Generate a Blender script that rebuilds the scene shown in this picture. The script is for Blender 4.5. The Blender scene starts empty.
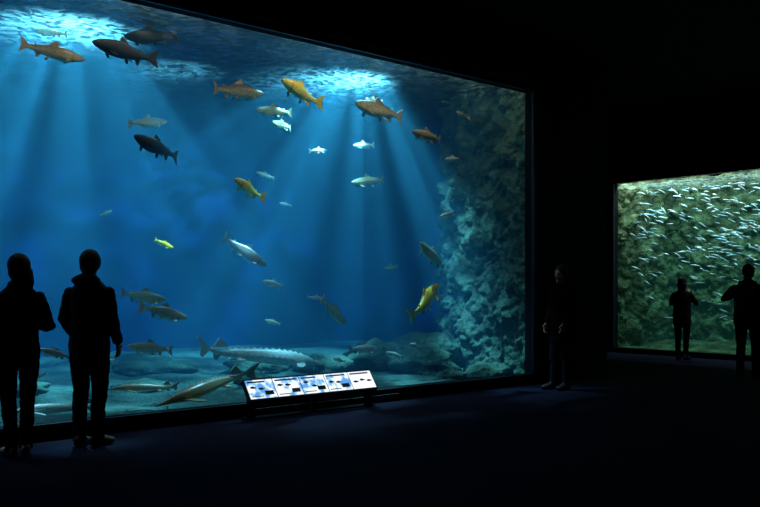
import bpy, bmesh, math, random
from mathutils import Vector, noise, Matrix
from mathutils.bvhtree import BVHTree
random.seed(7)
sc=bpy.context.scene
sc.view_settings.view_transform='Standard'
D=bpy.data
# ---------------------------------------------------------------- helpers
def link(o,parent=None):
    sc.collection.objects.link(o)
    if parent: o.parent=parent
    return o
def mesh_obj(name,v,f,mats,parent=None,smooth=False,mi=None):
    me=D.meshes.new(name);me.from_pydata(v,[],f)
    for m in (mats if isinstance(mats,(list,tuple)) else [mats]): me.materials.append(m)
    if mi: me.polygons.foreach_set('material_index',mi)
    if smooth: me.polygons.foreach_set('use_smooth',[True]*len(me.polygons))
    me.update()
    return link(D.objects.new(name,me),parent)
def boxdata(a,b):
    x0,y0,z0=a;x1,y1,z1=b
    return [(x0,y0,z0),(x1,y0,z0),(x1,y1,z0),(x0,y1,z0),(x0,y0,z1),(x1,y0,z1),(x1,y1,z1),(x0,y1,z1)],[(3,2,1,0),(4,5,6,7),(0,1,5,4),(1,2,6,5),(2,3,7,6),(3,0,4,7)]
def boxes(name,lst,m,parent=None):
    V=[];F=[]
    for a,b in lst:
        v,f=boxdata(a,b);n=len(V);V+=v;F+=[tuple(i+n for i in q) for q in f]
    return mesh_obj(name,V,F,m,parent)
def newmat(name):
    m=D.materials.new(name);m.use_nodes=True;nt=m.node_tree;nt.nodes.clear()
    return m,nt,nt.nodes.new('ShaderNodeOutputMaterial')
def N(nt,t,**kw):
    n=nt.nodes.new(t)
    for k,v in kw.items():
        if k in n.inputs: n.inputs[k].default_value=v
        else: setattr(n,k,v)
    return n
def ramp(nt,fac,stops):
    r=nt.nodes.new('ShaderNodeValToRGB');e=r.color_ramp.elements
    while len(e)<len(stops): e.new(.5)
    for i,(p,c) in enumerate(stops): e[i].position=p;e[i].color=(*c,1)
    nt.links.new(fac,r.inputs[0]);return r.outputs[0]
def pmat(name,c1,c2=None,scale=8,rough=.8,bump=0,metal=0,spec=.5,detail=6):
    m,nt,out=newmat(name);p=N(nt,'ShaderNodeBsdfPrincipled',Roughness=rough,Metallic=metal)
    p.inputs['Specular IOR Level'].default_value=spec
    p.inputs['Base Color'].default_value=(*c1,1)
    if c2:
        tc=N(nt,'ShaderNodeTexCoord');n=N(nt,'ShaderNodeTexNoise',Scale=scale,Detail=detail)
        nt.links.new(tc.outputs['Object'],n.inputs['Vector'])
        nt.links.new(ramp(nt,n.outputs[0],[(.35,c1),(.65,c2)]),p.inputs['Base Color'])
        if bump:
            b=N(nt,'ShaderNodeBump',Strength=bump,Distance=.02);nt.links.new(n.outputs[0],b.inputs['Height']);nt.links.new(b.outputs[0],p.inputs['Normal'])
    nt.links.new(p.outputs[0],out.inputs[0]);return m
# ---------------------------------------------------------------- camera
cam=D.cameras.new('camera');co=link(D.objects.new('camera',cam));sc.camera=co
cam.sensor_width=36;cam.lens=36*860/760;cam.shift_y=33.5/760;cam.clip_end=200
co.location=(0,0,1.41);co.rotation_euler=(math.pi/2,0,-math.radians(40.96))
# ---------------------------------------------------------------- materials
M_wall=pmat('painted_black_wall',(.003,.003,.005),(.005,.005,.008),3,.8,spec=.1)
M_ceil=pmat('black_ceiling',(.002,.002,.003),(.003,.003,.004),3,.9,spec=.05)
M_carpet=pmat('dark_navy_carpet',(.003,.003,.009),(.010,.009,.026),60,.95,.4,spec=.05)
M_frame=pmat('black_window_frame',(.006,.007,.012),None,rough=.4,spec=.3)
M_tankblue=pmat('blue_painted_tank_wall',(.001,.012,.06),(.002,.016,.075),.6,.9,spec=.05)
M_dark=pmat('dark_tank_lid',(.01,.02,.03),None)
# ---------------------------------------------------------------- room shell
WX=9.86
boxes('floor',[((-6,-6,-.3),(16,8,0)),((11.75,8,-.3),(16,11.5,0))],M_carpet)
boxes('ceiling',[((-6,-6,5.0),(16,8,5.2)),((11.75,8,5.0),(16,11.5,5.2))],M_ceil)
boxes('wall_front',[((-6,8,4.25),(WX,8.12,5)),((-6,8,0),(WX,8.12,.15)),((-6,8,.15),(-3,8.12,4.25)),((WX,8,0),(11.75,8.12,5))],M_wall)
boxes('wall_return',[((11.6,8.12,0),(11.75,11.5,5))],M_wall)
boxes('wall_back',[((11.6,11.5,0),(16.0,11.65,5))],M_wall)
boxes('wall_right',[((16,3,0),(16.12,11.65,.11)),((16,3,3.635),(16.12,11.65,5)),((16,10.7,.11),(16.12,11.65,3.635)),((16,-6,0),(16.12,3,5))],M_wall)
boxes('wall_left',[((-6.15,-6,0),(-6,8.12,5))],M_wall)
boxes('wall_rear',[((-6.15,-6.15,0),(16.12,-6,5))],M_wall)
boxes('trim_1',[((-3,7.96,4.25),(WX+.05,8.0,4.30)),((WX,7.96,.10),(WX+.05,8.0,4.25)),((-3,7.96,.10),(WX,8.0,.15))],M_frame)
boxes('trim_2',[((15.95,3,3.635),(16,10.76,3.69)),((15.95,10.7,.05),(16,10.76,3.635)),((15.95,3,.05),(16,10.7,.11))],M_frame)
boxes('wall_tank_back',[((-6,13.9,-.3),(11.6,14.1,6.3))],M_tankblue)
boxes('wall_tank_left',[((-6.15,8.12,-.3),(-6,14.1,6.3))],M_tankblue)
boxes('wall_tank_right',[((11.6,11.65,-.3),(11.75,14.1,6.3)),((11.585,8.125,-.3),(11.6,11.65,4.9))],M_tankblue)
boxes('ceiling_tank',[((-6,8.12,6.3),(11.6,14.1,6.4))],M_dark)
# ---------------------------------------------------------------- acrylic panes
def acrylic(name):
    m,nt,out=newmat(name);t=N(nt,'ShaderNodeBsdfTransparent');t.inputs[0].default_value=(.97,.985,.99,1)
    g=N(nt,'ShaderNodeBsdfGlossy',Roughness=.0);x=N(nt,'ShaderNodeMixShader');x.inputs[0].default_value=.02
    nt.links.new(t.outputs[0],x.inputs[1]);nt.links.new(g.outputs[0],x.inputs[2]);nt.links.new(x.outputs[0],out.inputs[0]);return m
M_acr=acrylic('clear_acrylic')
mesh_obj('window_1',[(-3,8.05,.15),(WX,8.05,.15),(WX,8.05,4.25),(-3,8.05,4.25)],[(0,1,2,3)],M_acr)
mesh_obj('window_2',[(16.05,3,.11),(16.05,10.7,.11),(16.05,10.7,3.635),(16.05,3,3.635)],[(0,1,2,3)],M_acr)
# ---------------------------------------------------------------- water
def watermat(name,abc,abd,scc,scd,emc,emd):
    m,nt,out=newmat(name)
    ab=N(nt,'ShaderNodeVolumeAbsorption',Density=abd);ab.inputs[0].default_value=(*abc,1)
    e=N(nt,'ShaderNodeEmission',Strength=emd);e.inputs[0].default_value=(*emc,1)  # even glow stands in for light scattered many times in the water
    a2=N(nt,'ShaderNodeAddShader');nt.links.new(e.outputs[0],a2.inputs[1]);last=ab.outputs[0]
    if scd>0:
        s=N(nt,'ShaderNodeVolumeScatter',Density=scd);s.inputs[0].default_value=(*scc,1)
        a1=N(nt,'ShaderNodeAddShader');nt.links.new(ab.outputs[0],a1.inputs[0]);nt.links.new(s.outputs[0],a1.inputs[1]);last=a1.outputs[0]
    nt.links.new(last,a2.inputs[0]);nt.links.new(a2.outputs[0],out.inputs[1]);return m
M_water=watermat('blue_tank_water',(.05,.60,.88),.18,(.1,.6,1),.05,(0,.15,.70),.007)
boxes('tank_water',[((-5.98,8.13,-.1),(11.58,13.88,4.5))],M_water)
M_water2=watermat('green_tank_water',(.25,.88,.82),.25,(1,1,1),0,(.05,.40,.36),.015)  # no scatter here, added teal emission replaces it
boxes('tank_water',[((16.13,1.5,-.1),(19.2,11.4,3.56))],M_water2)
def surfmat(name,scale,tint,lo=.50,hi=.63):
    m,nt,out=newmat(name);tc=N(nt,'ShaderNodeTexCoord')
    n=N(nt,'ShaderNodeTexNoise',Scale=scale,Detail=2,Distortion=.5);nt.links.new(tc.outputs['Object'],n.inputs['Vector'])
    t=N(nt,'ShaderNodeBsdfTransparent');nt.links.new(ramp(nt,n.outputs[0],[(lo,(.04,.04,.04)),(hi,(1,1,1))]),t.inputs[0])  # noise mask in the transparency cuts the lamp light into shafts
    n2=N(nt,'ShaderNodeTexNoise',Scale=scale*1.0,Detail=5,Distortion=1.5);nt.links.new(tc.outputs['Object'],n2.inputs['Vector'])
    b=N(nt,'ShaderNodeBump',Strength=.7,Distance=.07);nt.links.new(n2.outputs[0],b.inputs['Height'])
    tl=N(nt,'ShaderNodeBsdfTranslucent');nt.links.new(ramp(nt,n2.outputs[0],[(.42,tuple(c*.06 for c in tint)),(.66,tint)]),tl.inputs[0])  # ripple highlights put into the translucent colour as noise
    g=N(nt,'ShaderNodeBsdfGlossy',Roughness=.08);g.inputs[0].default_value=(.7,.9,1,1);nt.links.new(b.outputs[0],g.inputs['Normal'])
    x1=N(nt,'ShaderNodeMixShader');x1.inputs[0].default_value=.6;nt.links.new(tl.outputs[0],x1.inputs[1]);nt.links.new(g.outputs[0],x1.inputs[2])
    x2=N(nt,'ShaderNodeMixShader');x2.inputs[0].default_value=.4;nt.links.new(t.outputs[0],x2.inputs[1]);nt.links.new(x1.outputs[0],x2.inputs[2])
    nt.links.new(x2.outputs[0],out.inputs[0]);return m
def grid(name,x0,x1,y0,y1,nx,ny,fz,m,smooth=True):
    V=[];F=[]
    for j in range(ny+1):
        for i in range(nx+1):
            x=x0+(x1-x0)*i/nx;y=y0+(y1-y0)*j/ny;V.append((x,y,fz(x,y)))
    for j in range(ny):
        for i in range(nx):
            a=j*(nx+1)+i;F.append((a,a+1,a+nx+2,a+nx+1))
    return mesh_obj(name,V,F,m,smooth=smooth)
wv=lambda z:(lambda x,y:z+.02*noise.noise(Vector((x*1.5,y*1.5,3)))+.01*noise.noise(Vector((x*4,y*4,1))))
grid('water_surface',-5.98,11.58,8.13,13.88,180,60,wv(4.54),surfmat('rippled_water_surface',6,(.05,.10,.12)))
grid('water_surface',16.13,19.2,1.5,11.4,30,100,wv(3.59),surfmat('rippled_water_surface_green',9,(.3,.4,.38),.4,.6))
# ---------------------------------------------------------------- rock & sand
def rockmat(name,c1,c2,c3,scale=2.5):
    m,nt,out=newmat(name);tc=N(nt,'ShaderNodeTexCoord')
    n=N(nt,'ShaderNodeTexNoise',Scale=scale,Detail=8,Roughness=.65);nt.links.new(tc.outputs['Object'],n.inputs['Vector'])
    p=N(nt,'ShaderNodeBsdfPrincipled',Roughness=.9);p.inputs['Specular IOR Level'].default_value=.1
    nt.links.new(ramp(nt,n.outputs[0],[(.3,c1),(.5,c2),(.68,c3)]),p.inputs['Base Color'])
    n2=N(nt,'ShaderNodeTexNoise',Scale=scale*5,Detail=8);nt.links.new(tc.outputs['Object'],n2.inputs['Vector'])
    b=N(nt,'ShaderNodeBump',Strength=.9,Distance=.08);nt.links.new(n2.outputs[0],b.inputs['Height']);nt.links.new(b.outputs[0],p.inputs['Normal'])
    nt.links.new(p.outputs[0],out.inputs[0]);return m
M_rock=rockmat('grey_green_rock',(.025,.06,.042),(.05,.105,.075),(.085,.165,.115))
M_sand=rockmat('pale_gravel',(.035,.10,.09),(.065,.145,.12),(.11,.21,.175),6)
M_rock2=rockmat('brown_algae_rock',(.016,.022,.012),(.09,.095,.05),(.22,.27,.16),3)
def rk(p,s=1.0):
    v=Vector(p)
    d,_=noise.voronoi(v*1.6*s);a=(d[1]-d[0])
    d2,_=noise.voronoi(v*4.2*s);b=(d2[1]-d2[0])
    r=1-abs(noise.noise(v*1.1*s+Vector((5,1,2))))*2
    return .28*min(a,.6)+.12*min(b,.5)+.25*r*.5+.07*noise.fractal(v*7*s,1,2,4)
def rockwall(name,path,z0,z1,nu,nv,amp,m,s=1.0,lean=0):
    L=[0]
    for a,b in zip(path,path[1:]): L.append(L[-1]+(Vector(b)-Vector(a)).length)
    V=[];F=[]
    for j in range(nv+1):
        z=z0+(z1-z0)*j/nv
        for i in range(nu+1):
            d=L[-1]*i/nu;k=0
            while k<len(L)-2 and d>L[k+1]: k+=1
            f=(d-L[k])/(L[k+1]-L[k]);a=Vector(path[k]);b=Vector(path[k+1]);q=a.lerp(b,f);t=(b-a).normalized();nn=Vector((-t.y,t.x))
            h=rk((q.x,q.y,z),s)*amp+lean*(z1-z)/(z1-z0)
            V.append((q.x+nn.x*h,q.y+nn.y*h,z+.1*noise.noise(Vector((q.x*2,q.y*2,z*2)))))
    for j in range(nv):
        for i in range(nu):
            a=j*(nu+1)+i;F.append((a,a+1,a+nu+2,a+nu+1))
    return mesh_obj(name,V,F,m,smooth=True)
rockwall('rock_cliff',[(10.28,8.16),(10.38,8.8),(10.47,9.6),(10.75,10.3),(11.0,10.75),(11.55,11.0)],-.1,4.7,170,190,.85,M_rock,s=1.1,lean=.12)
rockwall('rock_cliff',[(18.2,1.5),(18.3,6),(18.1,10.6),(16.2,11.0)],-.1,3.9,280,120,.8,M_rock2,s=1.7)
def sandz(x,y): return .02+.05*(y-8.1)+.05*noise.noise(Vector((x,y,0)))*min(1,(y-8.1))+.03*noise.noise(Vector((x*3,y*3,4)))*min(1,(y-8.1)*2)
grid('gravel_bed',-5.98,11.58,8.13,13.88,260,90,sandz,M_sand)
grid('gravel_bed',16.13,18.6,1.5,11.3,40,100,lambda x,y:.03+.1*(x-16.1)+.04*noise.noise(Vector((x*2,y*2,0))),M_rock2)
def boulder(name,x,y,r,sq,seed,m=M_rock):
    bm=bmesh.new();bmesh.ops.create_icosphere(bm,subdivisions=4,radius=1)
    for v in bm.verts:
        p=v.co.copy();s=Vector((seed*3.1,seed,0));d,_=noise.voronoi(p*1.3+s)
        k=1+.45*noise.noise(p*.9+s)+.35*(d[1]-d[0]-.3)+.08*noise.fractal(p*4+s,1,2,3)
        v.co=Vector((p.x*k*r*1.2,p.y*k*r,p.z*k*r*sq))
    me=D.meshes.new(name);bm.to_mesh(me);bm.free();me.materials.append(m);me.polygons.foreach_set('use_smooth',[True]*len(me.polygons))
    o=link(D.objects.new(name,me));o.location=(x,y,sandz(x,y)+r*sq*.2);return o
for i,(x,y,r,sq) in enumerate([(9.35,9.75,.5,.65),(8.75,10.3,.55,.65),(8.0,10.5,.42,.6),(9.75,8.85,.32,.6),(9.2,9.0,.22,.6),(7.2,11.1,.5,.4),(4.9,10.2,.3,.3),(3.4,10.6,.35,.35),(6.3,9.9,.25,.4),(5.7,11.6,.5,.35),(9.9,10.3,.6,.8)]):
    boulder('boulder',x,y,r,sq,i+1)
# ---------------------------------------------------------------- lamps & added fill lights
def spot(name,loc,tgt,e,ang,col,soft=.03,blend=.8):
    l=D.lights.new(name,'SPOT');l.energy=e;l.spot_size=math.radians(ang);l.spot_blend=blend;l.shadow_soft_size=soft;l.color=col
    o=link(D.objects.new(name,l));o.location=loc;o.rotation_euler=(Vector(tgt)-Vector(loc)).to_track_quat('-Z','Y').to_euler();return o
def area(name,loc,tgt,e,sx,sy,col):
    l=D.lights.new(name,'AREA');l.shape='RECTANGLE';l.size=sx;l.size_y=sy;l.energy=e;l.color=col
    o=link(D.objects.new(name,l));o.location=loc;o.rotation_euler=(Vector(tgt)-Vector(loc)).to_track_quat('-Z','Y').to_euler();return o
cy=(.40,.90,1)
spot('tank_spotlight',(4.0,10.2,5.25),(3.9,11.7,0),9000,120,cy)
spot('tank_spotlight',(8.3,10.0,5.25),(7.7,11.9,0),9500,120,cy)
spot('tank_spotlight',(1.4,10.4,5.25),(1.4,11.9,0),2500,115,cy)
spot('tank_spotlight',(5.9,11.2,5.25),(5.9,12.4,0),900,110,cy)
for x,e in ((1.5,90),(4.5,125),(7.5,125),(9.2,55)):
    area('front_fill_light',(x,8.45,5.2),(x,9.7,1),e,1.6,.3,(1,.87,.62))  # unseen front fill, added to brighten the fish, warm to limit blue veil
for y in (4.5,7.2,9.8):
    area('small_tank_lamp',(16.35,y,4.4),(17.3,y,1),240,1.6,.4,(.68,1,.92))
area('hall_fill_light',(6,2,4.9),(6,2,0),2,3,3,(.55,.5,1))  # faint violet fill added so the hall and its vents show
# ---------------------------------------------------------------- fish
def fishmat(name,spot,rough=.35):
    m,nt,out=newmat(name);a=N(nt,'ShaderNodeAttribute');a.attribute_name='Col'
    tc=N(nt,'ShaderNodeTexCoord');n=N(nt,'ShaderNodeTexNoise',Scale=38,Detail=2);nt.links.new(tc.outputs['Object'],n.inputs['Vector'])
    mx=N(nt,'ShaderNodeMix',data_type='RGBA',blend_type='MULTIPLY');mx.inputs[0].default_value=spot
    nt.links.new(a.outputs['Color'],mx.inputs[6]);nt.links.new(ramp(nt,n.outputs[0],[(.40,(.25,.25,.25)),(.52,(1,1,1))]),mx.inputs[7])
    p=N(nt,'ShaderNodeBsdfPrincipled',Roughness=rough);nt.links.new(mx.outputs[2],p.inputs['Base Color'])
    nt.links.new(p.outputs[0],out.inputs[0]);return m
M_fish=fishmat('fish_skin',.55);M_fishp=fishmat('fish_skin_plain',.2)
M_fishd=fishmat('silhouette_fish_skin',.2,.8)  # skin for fish with silhouette shade painted in
def interp(tab,s):
    for (a,va),(b,vb) in zip(tab,tab[1:]):
        if s<=b: return va+(vb-va)*(s-a)/(b-a)
    return tab[-1][1]
TR=[(0,.008),(.02,.03),(.06,.05),(.12,.072),(.2,.094),(.32,.115),(.45,.116),(.58,.098),(.7,.068),(.8,.044),(.86,.037),(.9,.042)]
ST=[(0,.003),(.03,.010),(.08,.018),(.14,.03),(.2,.043),(.3,.055),(.42,.058),(.55,.050),(.68,.036),(.8,.021),(.88,.013),(.96,.006)]
def make_fish(name,kind,back,side,belly,fin,m,bend):
    V=[];F=[];C=[]
    st=kind=='st';tab=ST if st else TR;send=tab[-1][0];NS=34;NR=18
    def by(s): return bend*(math.sin((s-.25)*math.pi*1.25)*max(0,s-.15)*1.2)
    def put(s,y,z): return (.5-s,y+by(s),z)
    def mixc(t):
        a,b,f=(side,back,min(1,max(0,(t-.1)/.6))) if t>.1 else (side,belly,min(1,max(0,(.1-t)/.7)))
        return tuple(a[i]+(b[i]-a[i])*f for i in range(3))
    for j in range(NS+1):
        s=send*(j/NS)**1.15;h=interp(tab,s);w=h*(.62 if not st else .85)
        if s>.75: w*=max(.25,1-(s-.75)*4.5)
        zc=-.012*math.sin(min(1,s/.5)*math.pi) if not st else -.01
        if st and s<.2: zc=-.02+.012*(s/.2)
        if st and s>.8: zc+=(s-.8)*.18
        for i in range(NR):
            a=2*math.pi*i/NR;ca,sa=math.cos(a),math.sin(a)
            zz=sa*h*(1.0 if sa>0 else (.95 if not st else .7))
            V.append(put(s,ca*w,zc+zz));c=mixc(sa)
            if s<.03 : c=tuple(q*.6 for q in c)
            if not st and abs(s-.19)<.012 and sa<.6: c=tuple(q*.55 for q in c)
            C.append(c)
    for j in range(NS):
        for i in range(NR):
            a=j*NR+i;b=j*NR+(i+1)%NR;F.append((a,b,b+NR,a+NR))
    F.append(tuple(range(NR-1,-1,-1)));F.append(tuple(NS*NR+i for i in range(NR)))
    def finp(pts,th=.003,col=fin):
        n=len(V);k=len(pts)
        P=[Vector(p) for p in pts];nn=(P[1]-P[0]).cross(P[-1]-P[0])
        nn=nn.normalized()*th if nn.length>1e-9 else Vector((0,th,0))
        for sg in (1,-1):
            for q in P:
                V.append(put(q.x,q.y+nn.y*sg,q.z+nn.z*sg));C.append(col)
        F.append(tuple(n+i for i in range(k)));F.append(tuple(n+k+i for i in range(k-1,-1,-1)))
        for i in range(k):
            j=(i+1)%k;F.append((n+i,n+k+i,n+k+j,n+j))
    if not st:
        finp([(.40,0,.10),(.43,0,.165),(.455,0,.185),(.50,0,.160),(.555,0,.125),(.56,0,.09)])
        finp([(.73,0,.05),(.755,0,.085),(.775,0,.088),(.765,0,.045)])
        finp([(.66,0,-.065),(.70,0,-.135),(.725,0,-.14),(.745,0,-.10),(.755,0,-.045)])
        finp([(.865,0,.03),(.93,0,.085),(1.0,0,.125),(.985,0,.06),(.968,0,0),(.985,0,-.06),(1.0,0,-.125),(.93,0,-.085),(.865,0,-.03)])
        for sg in (1,-1):
            finp([(.21,sg*.045,-.065),(.235,sg*.085,-.10),(.29,sg*.12,-.125),(.31,sg*.105,-.115),(.26,sg*.045,-.08)])
            finp([(.52,sg*.03,-.09),(.55,sg*.06,-.13),(.59,sg*.07,-.14),(.595,sg*.05,-.12),(.565,sg*.02,-.09)])
    else:
        finp([(.74,0,.03),(.79,0,.075),(.815,0,.08),(.84,0,.045),(.86,0,.02)])
        finp([(.78,0,-.02),(.82,0,-.055),(.84,0,-.05),(.85,0,-.01)])
        finp([(.87,0,.015),(.93,0,.045),(1.0,0,.080),(.985,0,.052),(.95,0,.015),(.955,0,-.035),(.93,0,-.045),(.90,0,-.02)])
        for sg in (1,-1):
            finp([(.21,sg*.04,-.02),(.25,sg*.10,-.035),(.31,sg*.15,-.05),(.325,sg*.12,-.045),(.28,sg*.045,-.03)])
            finp([(.62,sg*.03,-.03),(.66,sg*.06,-.045),(.70,sg*.07,-.05),(.69,sg*.03,-.03)])
            finp([(.085,sg*.008,-.035),(.08,sg*.010,-.065),(.083,sg*.012,-.066),(.088,sg*.010,-.035)],.0015)
            finp([(.085,sg*.016,-.033),(.08,sg*.020,-.06),(.083,sg*.022,-.06),(.088,sg*.018,-.033)],.0015)
        def scute(s,y,z,r,col):
            n=len(V)
            for q in ((s-r*1.3,y,z),(s+r*1.3,y,z),(s,y-r*.5,z-r*.3),(s,y+r*.5,z-r*.3),(s+r*.4,y*1.12,z+r*.7)):
                V.append(put(*q));C.append(col)
            for f in ((0,2,4),(2,1,4),(1,3,4),(3,0,4)): F.append(tuple(n+i for i in f))
        lite=tuple(min(1,c*1.5) for c in side)
        for k in range(13):
            s=.22+k*.042;h=interp(ST,s);scute(s,0,h-.012,.016,lite)
            for sg in (1,-1):
                scute(s,sg*h*.84,-.005,.010,lite)
    es=.075 if not st else .12
    for sg in (1,-1):
        h=interp(tab,es);w=h*(.62 if not st else .85);r=.0125 if not st else .006;n=len(V)
        cc=Vector((es,sg*w*.9,h*.28))
        for a in range(5):
            th=math.pi*a/4
            for b in range(8):
                ph=2*math.pi*b/8
                V.append(put(cc.x+r*math.sin(th)*math.cos(ph),cc.y+sg*r*.5*math.cos(th),cc.z+r*math.sin(th)*math.sin(ph)));C.append((.005,.005,.005) if a<2 else (.4,.35,.15))
        for a in range(4):
            for b in range(8):
                p=n+a*8+b;q=n+a*8+(b+1)%8;F.append((p,q,q+8,p+8))
    me=D.meshes.new(name);me.from_pydata(V,[],F);me.materials.append(m)
    at=me.color_attributes.new('Col','FLOAT_COLOR','POINT')
    for i,c in enumerate(C): at.data[i].color=(*c,1)
    me.polygons.foreach_set('use_smooth',[len(p.vertices)==4 for p in me.polygons]);me.update();return me
T={}
spec={'golden_trout':('tr',(.80,.54,.03),(1,.78,.05),(1,.9,.3),(.9,.62,.04),M_fishp),
'brown_trout':('tr',(.16,.12,.06),(.50,.37,.18),(.78,.64,.38),(.42,.30,.13),M_fish),
'rainbow_trout':('tr',(.09,.12,.06),(.36,.42,.24),(.68,.72,.48),(.26,.29,.15),M_fish),
'silhouette_salmon':('tr',(.003,.004,.005),(.006,.006,.006),(.02,.018,.016),(.004,.004,.004),M_fishd),  # near-black colours paint the shade of a fish seen in silhouette
'silver_salmon':('tr',(.24,.30,.29),(.58,.66,.60),(.8,.84,.78),(.38,.44,.41),M_fishp),
'sturgeon':('st',(.42,.55,.52),(.62,.76,.71),(.9,.95,.9),(.55,.66,.64),M_fishp),
'brown_sturgeon':('st',(.18,.14,.06),(.45,.35,.17),(.8,.75,.5),(.38,.30,.16),M_fishp)}
for k,v in spec.items():
    T[k]=[make_fish('%s_mesh_%d'%(k,i),*v,bend=b) for i,b in enumerate((.10,-.14,.03))]
# kind, snout (x,y,z), tail (x,y,z) in metres
FL=[('brown_trout',(3.78,9.35,3.93),(3.11,9.45,4.02)),('silhouette_salmon',(3.70,8.95,4.03),(4.53,9.05,4.01)),('silhouette_salmon',(4.33,9.55,4.34),(5.07,9.65,4.50)),
('rainbow_trout',(3.53,10.2,4.40),(3.91,10.2,4.42)),('rainbow_trout',(5.11,10,3.51),(4.57,10,3.41)),('silhouette_salmon',(4.15,8.9,3.07),(4.83,9.2,2.93)),
('brown_trout',(6.46,9.85,4.03),(5.64,9.75,3.98)),('golden_trout',(6.30,9.2,4.08),(7.16,9.4,3.93)),('brown_trout',(7.57,9.25,3.97),(8.54,9.35,3.90)),
('brown_trout',(8.23,8.8,3.59),(8.88,8.9,3.54)),('brown_trout',(8.82,10.5,4.42),(9.18,10.5,4.41)),('rainbow_trout',(6.56,10.2,3.89),(7.17,10.2,3.92)),
('rainbow_trout',(7.03,10.5,3.82),(7.49,10.7,3.81)),('silver_salmon',(8.04,10.5,3.51),(7.68,10.5,3.46)),('silver_salmon',(8.55,10.5,3.64),(8.99,10.5,3.69)),
('rainbow_trout',(8.27,10.2,3.00),(8.92,10.2,3.10)),('golden_trout',(5.66,9.3,2.76),(6.28,9.5,2.58)),('silver_salmon',(7.36,10.8,2.68),(7.59,10.8,2.65)),
('silver_salmon',(6.21,9.4,1.68),(5.635,9.5,2.05)),('golden_trout',(5.25,10.1,1.91),(5.09,10.3,2.03)),('rainbow_trout',(5.04,11.5,2.48),(4.86,11.5,2.40)),
('silver_salmon',(6.38,9.75,1.49),(6.78,9.85,1.41)),('silver_salmon',(7.58,9.95,1.24),(7.33,10.05,1.27)),('rainbow_trout',(7.93,9.9,.86),(7.34,9.7,1.25)),
('rainbow_trout',(8.86,9.3,2.08),(9.53,9.5,1.68)),('golden_trout',(9.31,9.35,1.456),(8.46,9.15,.975)),('brown_trout',(9.30,9.3,2.49),(9.61,9.3,2.57)),
('silver_salmon',(9.09,9.0,3.31),(9.41,9.0,3.34)),('rainbow_trout',(9.22,8.9,4.02),(9.54,8.9,3.96)),('rainbow_trout',(9.20,10.5,1.72),(9.51,10.5,1.76)),
('rainbow_trout',(5.00,9.8,1.25),(4.40,9.8,1.34)),('brown_trout',(5.18,9.6,1.03),(4.51,9.6,1.18)),('brown_trout',(4.39,9.6,.715),(4.98,9.6,.64)),
('silver_salmon',(8.02,9.3,.54),(7.50,9.3,.54)),('silver_salmon',(7.45,9.6,.41),(7.69,9.6,.34)),('brown_trout',(3.09,8.8,.785),(3.42,8.8,.68)),
('rainbow_trout',(6.97,10.6,.93),(7.24,10.6,.86)),('silver_salmon',(8.33,8.95,.60),(8.68,9.05,.51)),('silver_salmon',(8.10,9.2,.48),(8.45,9.2,.38)),
('rainbow_trout',(7.40,11.5,3.22),(7.74,11.5,3.15)),('silver_salmon',(3.36,9.35,.49),(3.26,9.45,.41)),('silver_salmon',(3.93,9.3,.57),(4.12,9.3,.585)),
('sturgeon',(7.29,9.55,.365),(5.23,9.45,.65)),('brown_sturgeon',(4.09,8.275,.20),(5.66,8.625,.40)),('brown_sturgeon',(3.82,8.85,.33),(4.73,8.95,.27)),('sturgeon',(2.66,8.45,.24),(3.66,8.55,.20))]
for i,(k,h,t) in enumerate(FL):
    h=Vector(h);t=Vector(t)
    X=(h-t);L=X.length;X.normalize();Z=(Vector((0,0,1))-X*X.z).normalized();Y=Z.cross(X)
    o=D.objects.new(k,T[k][i%3]);link(o);mt=Matrix((X,Y,Z)).transposed().to_4x4();o.matrix_world=Matrix.Translation((h+t)/2)@mt@Matrix.Diagonal((L,L,L,1))
# school
V=[];F=[]
rnd=random.Random(3)
for i in range(950):
    y=rnd.uniform(3.5,10.6);z=min(3.45,max(.5,rnd.gauss(2.6,.55)));x=rnd.uniform(16.25,16.95)
    if y>9 and rnd.random()<.5: y-=3
    if rnd.random()<.13: z=rnd.uniform(.6,3.2)
    L=rnd.uniform(.14,.26);a=rnd.gauss(.3,.3)+(math.pi if rnd.random()<.25 else 0);yaw=rnd.gauss(0,.3)
    d=Vector((math.sin(yaw),math.cos(a)*math.cos(yaw),math.sin(a)*.6)).normalized();u=(Vector((0,0,1))-d*d.z).normalized();w=u.cross(d);c=Vector((x,y,z))
    prof=[(-.5,.01),(-.3,.08),(0,.105),(.25,.06),(.38,.025)]
    n=len(V)
    for s,h in prof:
        for q in range(6):
            an=q*math.pi/3;V.append(tuple(c+d*(-s*L)+u*(math.sin(an)*h*L)+w*(math.cos(an)*h*L*.5)))
    for r in range(4):
        for q in range(6):
            a0=n+r*6+q;b0=n+r*6+(q+1)%6;F.append((a0,b0,b0+6,a0+6))
    m0=len(V);e=c-d*L*.36
    V+= [tuple(e+u*.02*L),tuple(e-d*L*.16+u*.11*L),tuple(e-d*L*.10),tuple(e-d*L*.16-u*.11*L),tuple(e-u*.02*L)]
    F.append((m0,m0+1,m0+2,m0+3,m0+4))
M_sch=pmat('silver_scales',(.30,.50,.72),(.85,.88,.9),3,.25,metal=.15)
mesh_obj('fish_school',V,F,M_sch,smooth=True)
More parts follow.
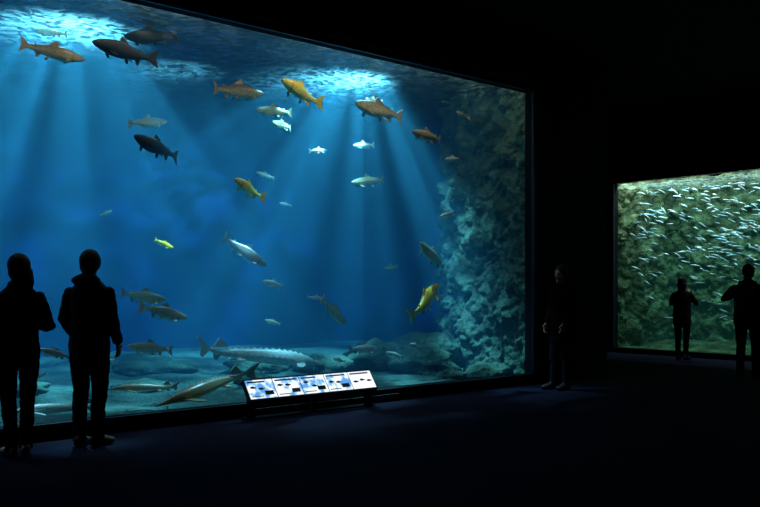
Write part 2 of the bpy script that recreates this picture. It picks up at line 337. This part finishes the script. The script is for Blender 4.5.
# ---------------------------------------------------------------- info panel
def emis(name,mode,seed):
    m,nt,o=newmat(name);tc=N(nt,'ShaderNodeTexCoord');mp=N(nt,'ShaderNodeMapping');mp.inputs['Location'].default_value=(seed*7.3,seed,0)
    mp.inputs['Scale'].default_value=(9,9,9);nt.links.new(tc.outputs['Object'],mp.inputs[0])
    n=N(nt,'ShaderNodeTexNoise',Scale=1,Detail=3);nt.links.new(mp.outputs[0],n.inputs['Vector'])
    st=[(.40,(.10,.32,.75)),(.47,(.35,.65,.95)),(.53,(.9,.96,1))] if mode=='pic' else [(.3,(.85,.92,1)),(.7,(1,1,1))]
    e=N(nt,'ShaderNodeEmission',Strength=1.15);nt.links.new(ramp(nt,n.outputs[0],st),e.inputs[0]);nt.links.new(e.outputs[0],o.inputs[0]);return m
panel=link(D.objects.new('information_panel',None));panel.location=(5.765,7.70,0)
B0=Vector((0,0,.225));L=.235
ex=Vector((1,0,0));ey=Vector((0,.16,.22)).normalized();ez=ex.cross(ey)
def slab(name,x0,x1,y0,y1,z0,z1,m):
    v,f=boxdata((x0,y0,z0),(x1,y1,z1));return mesh_obj(name,[tuple(B0+ex*a+ey*b+ez*c) for a,b,c in v],f,m,panel)
slab('casing',-.885,.885,-.015,L+.015,-.05,0,M_frame)
M_ink=pmat('printed_ink',(.01,.015,.03),None);M_inkb=pmat('printed_blue',(.03,.12,.4),None)
for i in range(5):
    x0=-.87+i*.349;x1=x0+.338
    slab('screen_%d'%(i+1),x0,x1,.005,L-.005,.001,.004,emis('lit_screen_%d'%i,'pic' if i<4 else 'w',i+1))
    rr=random.Random(i)
    slab('header_bar_%d'%(i+1),x0+.02,x1-.02-rr.random()*.1,L-.040,L-.022,.004,.006,M_ink)
    if i<4:
        slab('caption_block_%d'%(i+1),x0+.2,x1-.03,.04,.09,.004,.006,M_ink)
        slab('caption_strip_%d'%(i+1),x0+.02,x0+.17,.025,.035,.004,.006,M_inkb)
    for k in range(2 if i<4 else 3):
        fx=x0+.07+.10*k;fy=L*.52+.03*rr.uniform(-1,1);s=.085
        pts=[(-.5,0),(-.3,.14),(0,.2),(.25,.1),(.36,.04),(.5,.16),(.46,0),(.5,-.16),(.36,-.04),(.25,-.1),(0,-.18),(-.3,-.12)]
        mesh_obj('fish_drawing_%d_%d'%(i+1,k+1),[tuple(B0+ex*(fx+a*s)+ey*(fy+b*s)+ez*.0065) for a,b in pts],[tuple(range(12))],M_ink,panel)
boxes('stand',[((-.84,.06,0),(-.78,.14,.22)),((.78,.06,0),(.84,.14,.22)),((-.03,.06,0),(.03,.14,.22)),((-.88,.05,.0),(.88,.18,.02))],M_ceil,panel)
M_met=pmat('perforated_metal',(.12,.12,.13),None,rough=.5,metal=.3)
gb=[((5.0,7.925,.03),(7.2,7.94,.04)),((5.0,7.925,.08),(7.2,7.94,.088))]+[((5.0+i*.04,7.925,.035),(5.022+i*.04,7.938,.085)) for i in range(55)]
boxes('floor_level_vent_grille',gb,M_met)
for a,b in ((3.2,4.3),(5.05,7.15),(7.55,9.65)):
    n=int((b-a)/.05)
    boxes('air_diffuser',[((a,7.93,4.34),(b,7.995,4.348)),((a,7.93,4.382),(b,7.995,4.39))]+[((a+i*.05,7.95,4.348),(a+i*.05+.012,7.995,4.382)) for i in range(n)],M_met)
# ---------------------------------------------------------------- people
M_skin=pmat('skin',(.36,.20,.13),(.44,.26,.17),30,.6,spec=.2)
M_hair=pmat('black_hair',(.005,.004,.004),(.011,.009,.008),90,.6,.4,spec=.2)
M_shoeb=pmat('brown_leather_shoe',(.08,.045,.02),None,rough=.5,spec=.2);M_shoel=pmat('pale_canvas_shoe',(.35,.28,.2),None,rough=.7);M_shoek=pmat('black_shoe',(.012,.012,.012),None,rough=.5,spec=.2)
M_jk=[pmat('maroon_black_coat',(.008,.004,.007),(.014,.008,.010),14,.9,.3,spec=.1),pmat('black_jacket',(.005,.005,.008),(.010,.010,.014),14,.85,.3,spec=.15),pmat('dark_red_coat',(.006,.0025,.0025),(.009,.004,.004),14,.95,.3,spec=.0),pmat('dark_grey_parka',(.006,.007,.007),(.010,.011,.011),14,.9,.3,spec=.1)]
M_tr=pmat('dark_trousers',(.004,.004,.008),(.007,.008,.012),30,.9,.2,spec=.05)
M_pack=pmat('grey_nylon',(.015,.015,.018),(.025,.025,.03),20,.6,.2,spec=.2)
M_lens=pmat('eye',(.02,.015,.01),None,rough=.15)
class Body:
    def __init__(s): s.V=[];s.F=[];s.M=[]
    def tube(s,pts,rad,mi,xref=(1,0,0),seg=16):
        pts=[Vector(p) for p in pts];n0=len(s.V);xr=Vector(xref)
        rad=[(r,r) if not isinstance(r,tuple) else r for r in rad]
        d0=(pts[0]-pts[1]).normalized();d1=(pts[-1]-pts[-2]).normalized()
        pts=[pts[0]+d0*min(rad[0])*.45]+pts+[pts[-1]+d1*min(rad[-1])*.45]
        rad=[(rad[0][0]*.6,rad[0][1]*.6)]+rad+[(rad[-1][0]*.6,rad[-1][1]*.6)]
        for i,p in enumerate(pts):
            t=(pts[min(i+1,len(pts)-1)]-pts[max(i-1,0)]).normalized();a=(xr-t*xr.dot(t)).normalized();b=t.cross(a)
            for k in range(seg):
                an=2*math.pi*k/seg;s.V.append(p+a*math.cos(an)*rad[i][0]+b*math.sin(an)*rad[i][1])
        for i in range(len(pts)-1):
            for k in range(seg):
                a=n0+i*seg+k;b=n0+i*seg+(k+1)%seg;s.F.append((a,b,b+seg,a+seg));s.M.append(mi)
        s.F.append(tuple(n0+k for k in range(seg-1,-1,-1)));s.M.append(mi)
        s.F.append(tuple(n0+(len(pts)-1)*seg+k for k in range(seg)));s.M.append(mi)
    def ell(s,c,r,mi,R=None,fn=None,nu=24,nv=16):
        c=Vector(c);n0=len(s.V)
        for j in range(nv+1):
            th=math.pi*(.02+.96*j/nv)
            for i in range(nu):
                ph=2*math.pi*i/nu;v=Vector((math.sin(th)*math.cos(ph),math.sin(th)*math.sin(ph),math.cos(th)))
                q=fn(v) if fn else Vector((v.x*r[0],v.y*r[1],v.z*r[2]))
                if R: q=R@q
                s.V.append(c+q)
        for j in range(nv):
            for i in range(nu):
                a=n0+j*nu+i;b=n0+j*nu+(i+1)%nu;s.F.append((a,a+nu,b+nu,b));s.M.append(mi)
        s.F.append(tuple(n0+i for i in range(nu)));s.M.append(mi)
        s.F.append(tuple(n0+nv*nu+i for i in range(nu-1,-1,-1)));s.M.append(mi)
def person(name,loc,H,heading,jk,shoe,el,wr,hd,feet,head=(0,0),hair='short',female=False,hem=.82,backpack=False,hood=False,phone=False,lean=0,bulk=1.0):
    root=link(D.objects.new(name,None));root.location=loc;root.rotation_euler=(0,0,math.radians(heading))
    B=Body();J,TQ,SK,HR,SH,EY,PK=range(7);w=.93 if female else 1.0
    for i,sg in enumerate((-1,1)):
        fx,fy,fr=feet[i]
        B.tube([(sg*.085,0,.93),(sg*.09,0,.86),(sg*.095+(fx-sg*.095)*.25,fy*.2+.005,.70),(sg*.095+(fx-sg*.095)*.5,fy*.45+.02,.50),(sg*.095+(fx-sg*.095)*.7,fy*.75-.01,.34),(fx,fy-.01,.14),(fx,fy-.01,.06)],
            [.10*w,.098*w,.087*w,.070*w,.066*w,.056*w,.060*w],TQ)
        a=math.radians(fr);d=Vector((math.sin(a),math.cos(a),0));s=Vector((math.cos(a),-math.sin(a),0));f=Vector((fx,fy,0))
        B.tube([f-d*.075+Vector((0,0,.05)),f-d*.03+Vector((0,0,.055)),f+d*.05+Vector((0,0,.05)),f+d*.12+Vector((0,0,.038)),f+d*.175+Vector((0,0,.03))],[(.036,.048),(.039,.053),(.042,.048),(.047,.036),(.036,.028)],SH,xref=tuple(s))
    ly=lambda z:lean*max(0,z-.9)
    bk=w*bulk
    B.tube([(0,ly(z),z) for z in (hem,.9,1.0,1.08,1.2,1.29,1.36,1.41,1.445,1.475)],[(.185*bk,.135),(.185*bk,.14),(.178*bk,.138),(.174*bk,.136),(.182*bk,.136),(.188*bk,.13),(.176*bk,.118),(.150*bk,.10),(.105*w,.085),(.07,.068)],J,seg=24)
    hy=ly(1.5)
    B.tube([(0,hy-.005,1.42),(0,hy+.005,1.56)],[.060*w,.057*w],SK)
    if hood: B.ell((0,hy-.06,1.46),(.125,.095,.062),J)
    B.ell((0,hy-.01,1.47),(.088,.082,.035),J)
    for i,sg in enumerate((-1,1)):
        S=Vector((sg*.160*w,ly(1.38),1.368));E=Vector(el[i]);W=Vector(wr[i])
        B.tube([S,S.lerp(E,.3),S.lerp(E,.75),E,E.lerp(W,.3),E.lerp(W,.8),W],[.068*w,.070*w,.063*w,.060*w,.058*w,.048*w,.044*w],J,xref=(0,1,0) )
        d=Vector(hd[i]).normalized();up=Vector((0,1,0)) if abs(d.y)<.75 else Vector((0,0,1))
        th=(up-d*up.dot(d)).normalized();nrm=d.cross(th)*(-sg)
        c=W+d*.01
        B.tube([c-d*.02,c+d*.03,c+d*.085],[(.024,.018),(.036,.014),(.040,.012)],SK,xref=tuple(th),seg=12)
        for k,(o,Lf) in enumerate(((.030,.068),(.010,.078),(-.010,.072),(-.030,.056))):
            b=c+d*.08+th*o;p1=b+d*Lf*.45+nrm*.006+th*o*.12;p2=p1+(d*.8+nrm*.5).normalized()*Lf*.32;p3=p2+(d*.5+nrm*.8).normalized()*Lf*.25
            B.tube([b-d*.02,p1,p2,p3],[.0088,.0085,.008,.007],SK,xref=tuple(th),seg=8)
        b=c+d*.02+th*.028;p1=b+(th*.7+d*.7).normalized()*.035;p2=p1+(th*.25+d*.95+nrm*.2).normalized()*.03
        B.tube([b-th*.015,p1,p2],[.012,.010,.008],SK,xref=tuple(nrm),seg=8)
    yaw,pit=math.radians(head[0]),math.radians(head[1]);R=Matrix.Rotation(yaw,3,'Z')@Matrix.Rotation(pit,3,'X');hc=Vector((0,hy+.015,1.603))
    def hf(v):
        x,y,z=v.x*.076,v.y*.096,v.z*.116
        if v.z<0:
            x*=1-.22*(-v.z)
            if v.y<0: y*=1-.45*(-v.z)
            else: y*=1-.06*(-v.z)
        return Vector((x,y,z))
    B.ell(hc,None,SK,R,hf,nu=32,nv=22)
    def hp(*p): return hc+R@Vector(p)
    B.tube([hp(0,.090,.018),hp(0,.103,-.005),hp(0,.112,-.022),hp(0,.096,-.033)],[.008,.010,.014,.010],SK,seg=10)
    B.ell(hp(0,.093,-.052),(.024,.010,.006),SK,R,nu=12,nv=8);B.ell(hp(0,.091,-.063),(.020,.010,.007),SK,R,nu=12,nv=8);B.ell(hp(0,.078,-.095),(.026,.02,.018),SK,R,nu=12,nv=8)
    for sg in (-1,1):
        B.ell(hp(sg*.077,-.005,-.01),(.009,.018,.032),SK,R,nu=12,nv=8)
        B.ell(hp(sg*.031,.082,.008),(.013,.009,.008),EY,R,nu=12,nv=8)
        B.tube([hp(sg*.012,.094,.026),hp(sg*.045,.085,.026)],[.006,.005],HR,xref=(0,0,1),seg=8)
    B.ell(hp(0,-.018,.026),(.092,.104,.106),HR,R,nu=32,nv=20)
    if hair=='short':
        B.ell(hp(0,-.045,-.025),(.080,.068,.075),HR,R)
    elif hair=='bob':
        B.ell(hp(0,-.035,-.045),(.098,.082,.105),HR,R)
    elif hair=='long':
        B.ell(hp(0,-.03,-.03),(.098,.085,.10),HR,R);B.tube([hp(0,-.06,-.02),hp(0,-.075,-.13),hp(0,-.07,-.23)],[(.09,.05),(.095,.045),(.065,.03)],HR,seg=16)
    if backpack:
        B.tube([(0,-.20,.98),(0,-.215,1.08),(0,-.21,1.25),(0,-.185,1.40)],[(.13,.07),(.145,.085),(.14,.08),(.10,.05)],PK,seg=20)
        B.tube([(0,-.29,1.03),(0,-.295,1.12)],[(.10,.03),(.10,.03)],PK)
        for sg in (-1,1):
            B.tube([(sg*.10,-.14,1.40),(sg*.105,-.05,1.465),(sg*.11,.07,1.42),(sg*.12,.14,1.30),(sg*.16,.09,1.14),(sg*.14,-.12,1.05)],[(.022,.010)]*6,PK,xref=(1,0,0),seg=10)
    k=H/1.72;V=[v*k for v in B.V]
    src=D.meshes.new('src');src.from_pydata([tuple(v) for v in V],[],B.F);tmp=D.objects.new('tmp',src);sc.collection.objects.link(tmp)
    md=tmp.modifiers.new('r','REMESH');md.mode='VOXEL';md.voxel_size=.0068;md.use_smooth_shade=True
    dg=bpy.context.evaluated_depsgraph_get();me=D.meshes.new_from_object(tmp.evaluated_get(dg))
    D.objects.remove(tmp)
    bv=BVHTree.FromPolygons(V,B.F)
    for m in (jk,M_tr,M_skin,M_hair,shoe,M_lens,M_pack): me.materials.append(m)
    mi=[]
    for p in me.polygons:
        q=bv.find_nearest(p.center);mi.append(B.M[q[2]] if q[2] is not None else 0)
    vm=[0]*len(me.vertices)
    for p,m_ in zip(me.polygons,mi):
        for q in p.vertices: vm[q]=max(vm[q],{0:1,1:1}.get(m_,5))
    nrms=[v.normal.copy() for v in me.vertices]
    for v,nn,q in zip(me.vertices,nrms,vm):
        if q==1:
            c=v.co;v.co=c+nn*(.007*noise.noise(Vector((c.x*9,c.y*9,c.z*16)))+.004*noise.noise(Vector((c.x*20,c.y*20,c.z*38))))
    me.polygons.foreach_set('material_index',mi);me.polygons.foreach_set('use_smooth',[True]*len(mi));me.update()
    link(D.objects.new('body',me),root)
    if phone:
        c=(Vector(wr[0])+Vector(wr[1]))*.5*k+Vector((0,.09,.05))
        boxes('smartphone',[(tuple(c-Vector((.075,.004,.037))),tuple(c+Vector((.075,.004,.037))))],M_frame,root)
    return root
dn=(0,.25,-1)
person('woman',(2.42,7.38,0),1.68,-5,M_jk[0],M_shoel,[(-.23,-.04,1.12),(.25,-.02,1.10)],[(-.20,.08,.90),(.22,.20,1.10)],[dn,(-.5,.8,.1)],[(-.06,0,-8),(.07,.05,10)],head=(15,-3),hair='long',female=True,hem=.80)
person('man',(3.04,7.41,0),1.73,-52,M_jk[1],M_shoeb,[(-.21,-.05,1.13),(.21,-.0,1.12)],[(-.18,.12,.92),(.17,.18,.92)],[dn,dn],[(-.09,0,-10),(.06,.04,12)],head=(15,-4),hair='short',hem=.80,hood=True,bulk=.97)
person('woman',(9.65,7.30,0),1.70,80,M_jk[2],M_shoek,[(-.24,-.02,1.12),(.24,-.02,1.12)],[(-.17,.12,.93),(.17,.12,.93)],[dn,dn],[(-.08,0,-8),(.09,.08,10)],head=(10,-5),hair='bob',female=True,hem=.66)
person('woman',(15.35,8.75,0),1.60,-80,M_jk[0],M_shoek,[(-.27,.08,1.17),(.27,.08,1.17)],[(-.09,.27,1.34),(.09,.27,1.34)],[(.5,.3,.6),(-.5,.3,.6)],[(-.08,0,-8),(.08,0,8)],head=(5,0),hair='bob',female=True,hem=.74,phone=True,bulk=1.1)
person('man',(13.05,6.33,0),1.76,-75,M_jk[3],M_shoek,[(-.34,-.03,1.20),(.25,-.04,1.12)],[(-.15,.14,1.30),(.20,.08,.88)],[(.8,.3,.3),dn],[(-.11,0,-12),(.11,.04,12)],head=(20,0),hair='short',hem=.80,backpack=True,bulk=1.12)
w=D.worlds.new('dark_world');sc.world=w;w.use_nodes=True;w.node_tree.nodes['Background'].inputs[0].default_value=(0,0,0,1)
